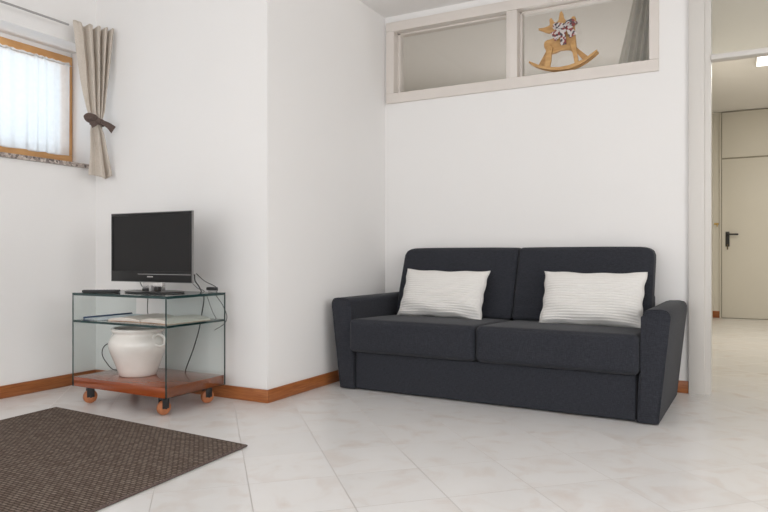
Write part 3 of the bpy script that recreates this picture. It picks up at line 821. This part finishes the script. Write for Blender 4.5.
bm = bmesh.new(); bx(bm, -hw * .30, hw - .008, -.0048, -.0038, zb + bb - .018, zb + bb - .0155); obj('trim_line', bm, M['silver'], tv)
bm = bmesh.new(); x = -.020      # tiny silver lettering, too small to read in the photo
for k in range(7):
    bx(bm, x, x + .0048, -.0052, -.0038, zb + .028, zb + .0345); x += .0066
obj('wordmark', bm, M['chrome'], tv)
bm = bmesh.new()
bx(bm, -.078, .078, .010, .040, .006, zb + .02, .006); obj('neck', bm, M['chrome'], tv, smooth=True)
bm = bmesh.new(); lathe(bm, [(.19, .0006), (.20, .003), (.198, .007), (.06, .011)], 64)
bmesh.ops.transform(bm, matrix=Matrix.Diagonal((1, .62, 1, 1)), verts=bm.verts[:])
bmesh.ops.transform(bm, matrix=Matrix.Translation((0.012, .02, 0)), verts=bm.verts[:])
obj('foot', bm, M['gloss_black'], tv, smooth=True)

# small items on the glass top
def gadget(name, label, cat, loc_, rz, parts):
    r = thing(name, label, cat, loc_, rz)
    for nm, a, m, bv in parts:
        bm = bmesh.new(); bx(bm, *a, bv); obj(nm, bm, m, r, smooth=True)
    return r
rm = gadget('remote_control', 'long black remote control lying left of the television foot', 'remote control', (-3.186, 2.545, .6237), math.radians(36),
       [('body', (-.100, .100, -.022, .022, .0005, .0145), M['black'], .005)])
bm = bmesh.new()
for i in range(9):
    for j in range(3): bx(bm, -.085 + i * .018, -.074 + i * .018, -.0135 + j * .010, -.0065 + j * .010, .0140, .0157, .0006)
obj('buttons', bm, M['silver'], rm)['label'] = 'rows of small grey buttons'
gadget('media_receiver', 'small black box with a pale end in front of the television neck', 'electronic device', (-2.880, 2.600, .6352), 0.05,
       [('body', (-.030, .022, -.010, .010, 0, .016), M['black'], .003), ('end_cap', (.022, .036, -.012, .012, 0, .032), M['silver'], .003)])
gadget('infrared_receiver', 'tiny black cube right of the television neck', 'electronic device', (-2.806, 2.605, .6345), -0.1,
       [('body', (-.016, .016, -.013, .013, 0, .028), M['black'], .004)])
gadget('power_adapter', 'black power adapter on the rear right corner of the glass top', 'power adapter', (-2.628, 2.838, .6237), 0.1,
       [('body', (-.028, .028, -.018, .018, .012, .030), M['black'], .004), ('socket', (-.018, .022, -.014, .014, .0005, .0125), M['silver'], .003)])

# things on the shelf
r = thing('booklet', 'pale blue booklet with a dark blue spine along the left glass side', 'booklet', (-3.165, 2.665, .4717), 0)
bm = bmesh.new(); bx(bm, -.105, .050, -.165, .165, .0005, .005, .002); obj('pages', bm, M['paper_pale'], r, smooth=True)
bm = bmesh.new(); bx(bm, -.117, -.105, -.167, .172, .0005, .013, .003); obj('spine', bm, M['blue'], r, smooth=True)
def sheets(name, label, cat, loc_, rz, w_, l_, th, bow, m, mc):
    r = thing(name, label, cat, loc_, rz)
    bm = bmesh.new(); n = 14; top = []; bot = []
    for i in range(n + 1):
        u = -1 + 2 * i / n
        hgt = bow * (1 - abs(u) ** 2.2) * (1 if abs(u) > .04 else .8)
        top.append((u * w_ / 2, th * .35 + th * .65 * (1 - u * u * .4) + hgt)); bot.append((u * w_ / 2, .0012 + hgt * .2))
    prism(bm, top + bot[::-1], lambda a, b: (a, -l_ / 2, b), lambda a, b: (a, l_ / 2, b)); obj('pages', bm, m, r, smooth=True)
    bm = bmesh.new(); bx(bm, -w_ / 2 - .003, w_ / 2 + .003, -l_ / 2 - .003, l_ / 2 + .003, 0, .0012); obj('cover', bm, mc, r)
    return r
sheets('magazine', 'cream magazine with tan cover lying centre on the glass shelf', 'magazine', (-2.972, 2.650, .4717), math.radians(6), .22, .29, .012, .010, M['paper'], M['paper_tan'])
sheets('magazine', 'open cream magazine nearest the right glass side of the shelf', 'magazine', (-2.716, 2.650, .4717), math.radians(-4), .22, .29, .016, .010, M['paper'], M['paper_tan'])

# stoneware jar
jr = thing('stoneware_jar', 'round cream stoneware jar with ring handles on the stand base', 'jar', (-3.015, 2.655, .1542))
prof = [(.098, 0), (.103, .004), (.112, .035), (.130, .085), (.147, .125), (.157, .155), (.160, .178), (.156, .200), (.146, .218), (.134, .230), (.131, .238), (.137, .246), (.144, .252), (.145, .262), (.141, .268), (.134, .269), (.124, .266), (.121, .255), (.122, .235)]
bm = bmesh.new(); lathe(bm, prof, 64, cap=False); bm.faces.new([v for v in bm.verts[:64]]); obj('body', bm, M['ceramic'], jr, smooth=True, angle=60)
bm = bmesh.new(); lathe(bm, [(.122, .236), (.138, .20), (.148, .165), (.140, .12), (.105, .03), (.09, .012)], 48, cap=False)
bm.faces.new([v for v in bm.verts[-48:]]); obj('interior', bm, M['ceramic_in'], jr, smooth=True)
view = math.atan2(-2.655, 3.015)            # direction from the jar towards the camera
for az in (view + math.radians(44), view + math.radians(44) + PI):
    bm = bmesh.new(); rr = .034
    cdir = V((math.cos(az), math.sin(az), 0)); td = V((-math.sin(az), math.cos(az), 0))
    c0 = cdir * .158 + V((0, 0, .205))
    pl = td * 0.86 + cdir * 0.5; pl.normalize()
    pts = [c0 + rr * (math.cos(a) * pl * .95 + math.sin(a) * (V((0, 0, 1)) - cdir * .28).normalized()) for a in [2 * PI * k / 32 for k in range(32)]]
    tube(bm, pts, .0085, 10, closed=True)
    obj('handle', bm, M['ceramic'], jr, smooth=True)

# cables behind the stand
def cable(name, label, pts, r=.0028, m='black'):
    bm = bmesh.new(); o = V(pts[0]); tube(bm, [p - o for p in catmull(pts, 8)], r, 8)
    k = obj(name, bm, M[m], None, smooth=True, angle=180); k.location = o; return tag(k, label, 'cable')
cable('television_cable', 'thick black cable from the television down behind the glass to the base', [(-2.668, 2.742, .725), (-2.72, 2.80, .690), (-2.752, 2.862, .655), (-2.763, 2.897, .619), (-2.748, 2.900, .579), (-2.771, 2.900, .467), (-2.787, 2.900, .396), (-2.834, 2.900, .275), (-2.898, 2.905, .150), (-2.93, 2.92, .060)], .0034)
cable('adapter_cable', 'black cable from the television to the adapter, looping right of the stand', [(-2.655, 2.742, .732), (-2.640, 2.79, .690), (-2.628, 2.85, .662), (-2.63, 2.885, .640), (-2.655, 2.900, .605), (-2.606, 2.900, .549), (-2.574, 2.900, .485), (-2.60, 2.905, .440), (-2.68, 2.915, .40)], .0022)
cable('aerial_cable', 'thin dark cable hanging short behind the upper right glass panel', [(-2.700, 2.742, .690), (-2.74, 2.84, .645), (-2.745, 2.897, .626), (-2.717, 2.900, .580), (-2.686, 2.902, .511), (-2.655, 2.905, .465)], .0018)
cable('power_cable', 'black cable dropping behind the shelf and looping left of the jar', [(-3.10, 2.735, .70), (-3.17, 2.82, .650), (-3.199, 2.890, .615), (-3.199, 2.892, .474), (-3.14, 2.890, .400), (-3.12, 2.860, .350), (-3.20, 2.68, .330), (-3.248, 2.625, .312), (-3.268, 2.615, .265), (-3.245, 2.625, .212), (-3.205, 2.665, .160), (-3.12, 2.80, .158)], .0026)

# ------------------------------------------------------------------ rug
rg = thing('rug', 'brown woven flat rug on the pale tiles', 'rug', (-1.882, 2.246, 0), 0)
ru, rv = V((-1.3835, .0740, 0)), V((.130, -2.30, 0))      # along the far edge, and towards the room
bm = bmesh.new(); prism(bm, [(0, 0), (1, 0), (1, 1), (0, 1)], lambda a, b: tuple(ru * a + rv * b + V((0, 0, .0008))), lambda a, b: tuple(ru * a + rv * b + V((0, 0, .009))))
o = obj('weave', bm, M['rug'], rg)
bm = bmesh.new(); loop = [rv + V((0, 0, .006)), ru + rv + V((0, 0, .006)), ru + V((0, 0, .006)), V((0, 0, .006))]
pts = []
for a, b in zip(loop, loop[1:] + loop[:1]):
    k = 12; pts += [a.lerp(b, q / k) for q in range(k)]
tube(bm, pts, .0045, 8, closed=True); obj('edging', bm, M['tie'], rg, smooth=True, angle=180)

# ------------------------------------------------------------------ window behind the camera, and what lies outside
wf = bpy.data.objects.new('window_3', None); COL.objects.link(wf); wf.location = (-.7, YF - .1, FZ0); struct(wf)
bm = bmesh.new()
for a in ((FX0, FX1, FZ0, FZ0 + .06), (FX0, FX1, FZ1 - .06, FZ1), (FX0, FX0 + .06, FZ0 + .06, FZ1 - .06), (FX1 - .06, FX1, FZ0 + .06, FZ1 - .06), (-.74, -.66, FZ0 + .06, FZ1 - .06)):
    bx(bm, a[0] + .7, a[1] + .7, -.04, .04, a[2] - FZ0, a[3] - FZ0)
obj('window_frame', bm, M['window_wood'], wf)

wg = bpy.data.objects.new('window_4', None); COL.objects.link(wg); wg.location = (XR + .1, (GY0 + GY1) / 2, GZ0); struct(wg)
bm = bmesh.new(); gh = (GY1 - GY0) / 2
for a in ((-gh, gh, 0, .06), (-gh, gh, GZ1 - GZ0 - .06, GZ1 - GZ0), (-gh, -gh + .06, .06, GZ1 - GZ0 - .06), (gh - .06, gh, .06, GZ1 - GZ0 - .06), (-.04, .04, .06, GZ1 - GZ0 - .06)):
    bx(bm, -.04, .04, a[0], a[1], a[2], a[3])
obj('window_frame', bm, M['window_wood'], wg)

# ------------------------------------------------------------------ light
def area(name, loc_, rot, sx, sy, power, col):
    l = bpy.data.lights.new(name, 'AREA'); l.shape = 'RECTANGLE'; l.size = sx; l.size_y = sy; l.energy = power; l.color = col
    o = bpy.data.objects.new(name, l); COL.objects.link(o); o.location = loc_; o.rotation_euler = rot; return o
area('daylight_rear_window', ((FX0 + FX1) / 2, YF - .02, 1.30), (PI / 2, 0, 0), FX1 - FX0 - .2, FZ1 - FZ0 - .2, 42, (1.0, 0.99, 0.98))
area('daylight_right_window', (XR + .02, (GY0 + GY1) / 2, (GZ0 + GZ1) / 2), (0, PI / 2, 0), GZ1 - GZ0 - .15, GY1 - GY0 - .15, 66, (1.0, 0.99, 0.98))
gl = area('soffit_fill', (-5.2, 2.30, 0.35), (0, 0, 0), 1.6, 1.6, 45, (0.93, 0.97, 1.0))  # added lamp below the sill, aimed up to brighten the window soffit
gl.rotation_euler = (Vector((-3.95, 2.35, 1.95)) - gl.location).to_track_quat('-Z', 'Y').to_euler()
area('hall_lamp', (.61, 7.41, HCH - .05), (0, 0, 0), .85, .32, 26, (1.0, 0.955, 0.87))
area('hall_side_light', (1.95, 6.6, 1.4), (0, PI / 2, 0), 1.8, 2.0, 7, (1.0, 0.96, 0.88))  # area lamp in front of the closed right hall wall, facing in
area('room_fill', (-1.5, 7.25, 1.3), (-PI / 2, 0, 0), 1.4, 1.3, 20, (1.0, 0.94, 0.90))  # added lamp, no window here; brightens the ceiling behind the panes

wd = bpy.data.worlds.new('sky'); sc.world = wd; wd.use_nodes = True
nt = wd.node_tree; bg = nt.nodes['Background']; bg.inputs[0].default_value = (0.88, 0.94, 1.0, 1); bg.inputs[1].default_value = 1.5

# ------------------------------------------------------------------ camera
cam = bpy.data.cameras.new('camera'); co = bpy.data.objects.new('camera', cam); COL.objects.link(co)
cam.sensor_width = 36; cam.lens = 660 / 768 * 36; cam.clip_start = 0.05
co.location = (0, 0, 0.83); co.rotation_euler = (PI / 2, 0, math.radians(28.2))
sc.camera = co

vs = sc.view_settings
sc.display_settings.display_device = 'sRGB'
vs.view_transform = 'Standard'; vs.look = 'None'; vs.exposure = 0.0; vs.gamma = 1.0; vs.use_curve_mapping = False
cy = sc.cycles
cy.use_denoising = True
cy.max_bounces = 10; cy.diffuse_bounces = 6; cy.glossy_bounces = 4; cy.transparent_max_bounces = 16
cy.caustics_reflective = False; cy.caustics_refractive = False
cy.sample_clamp_indirect = 4.0
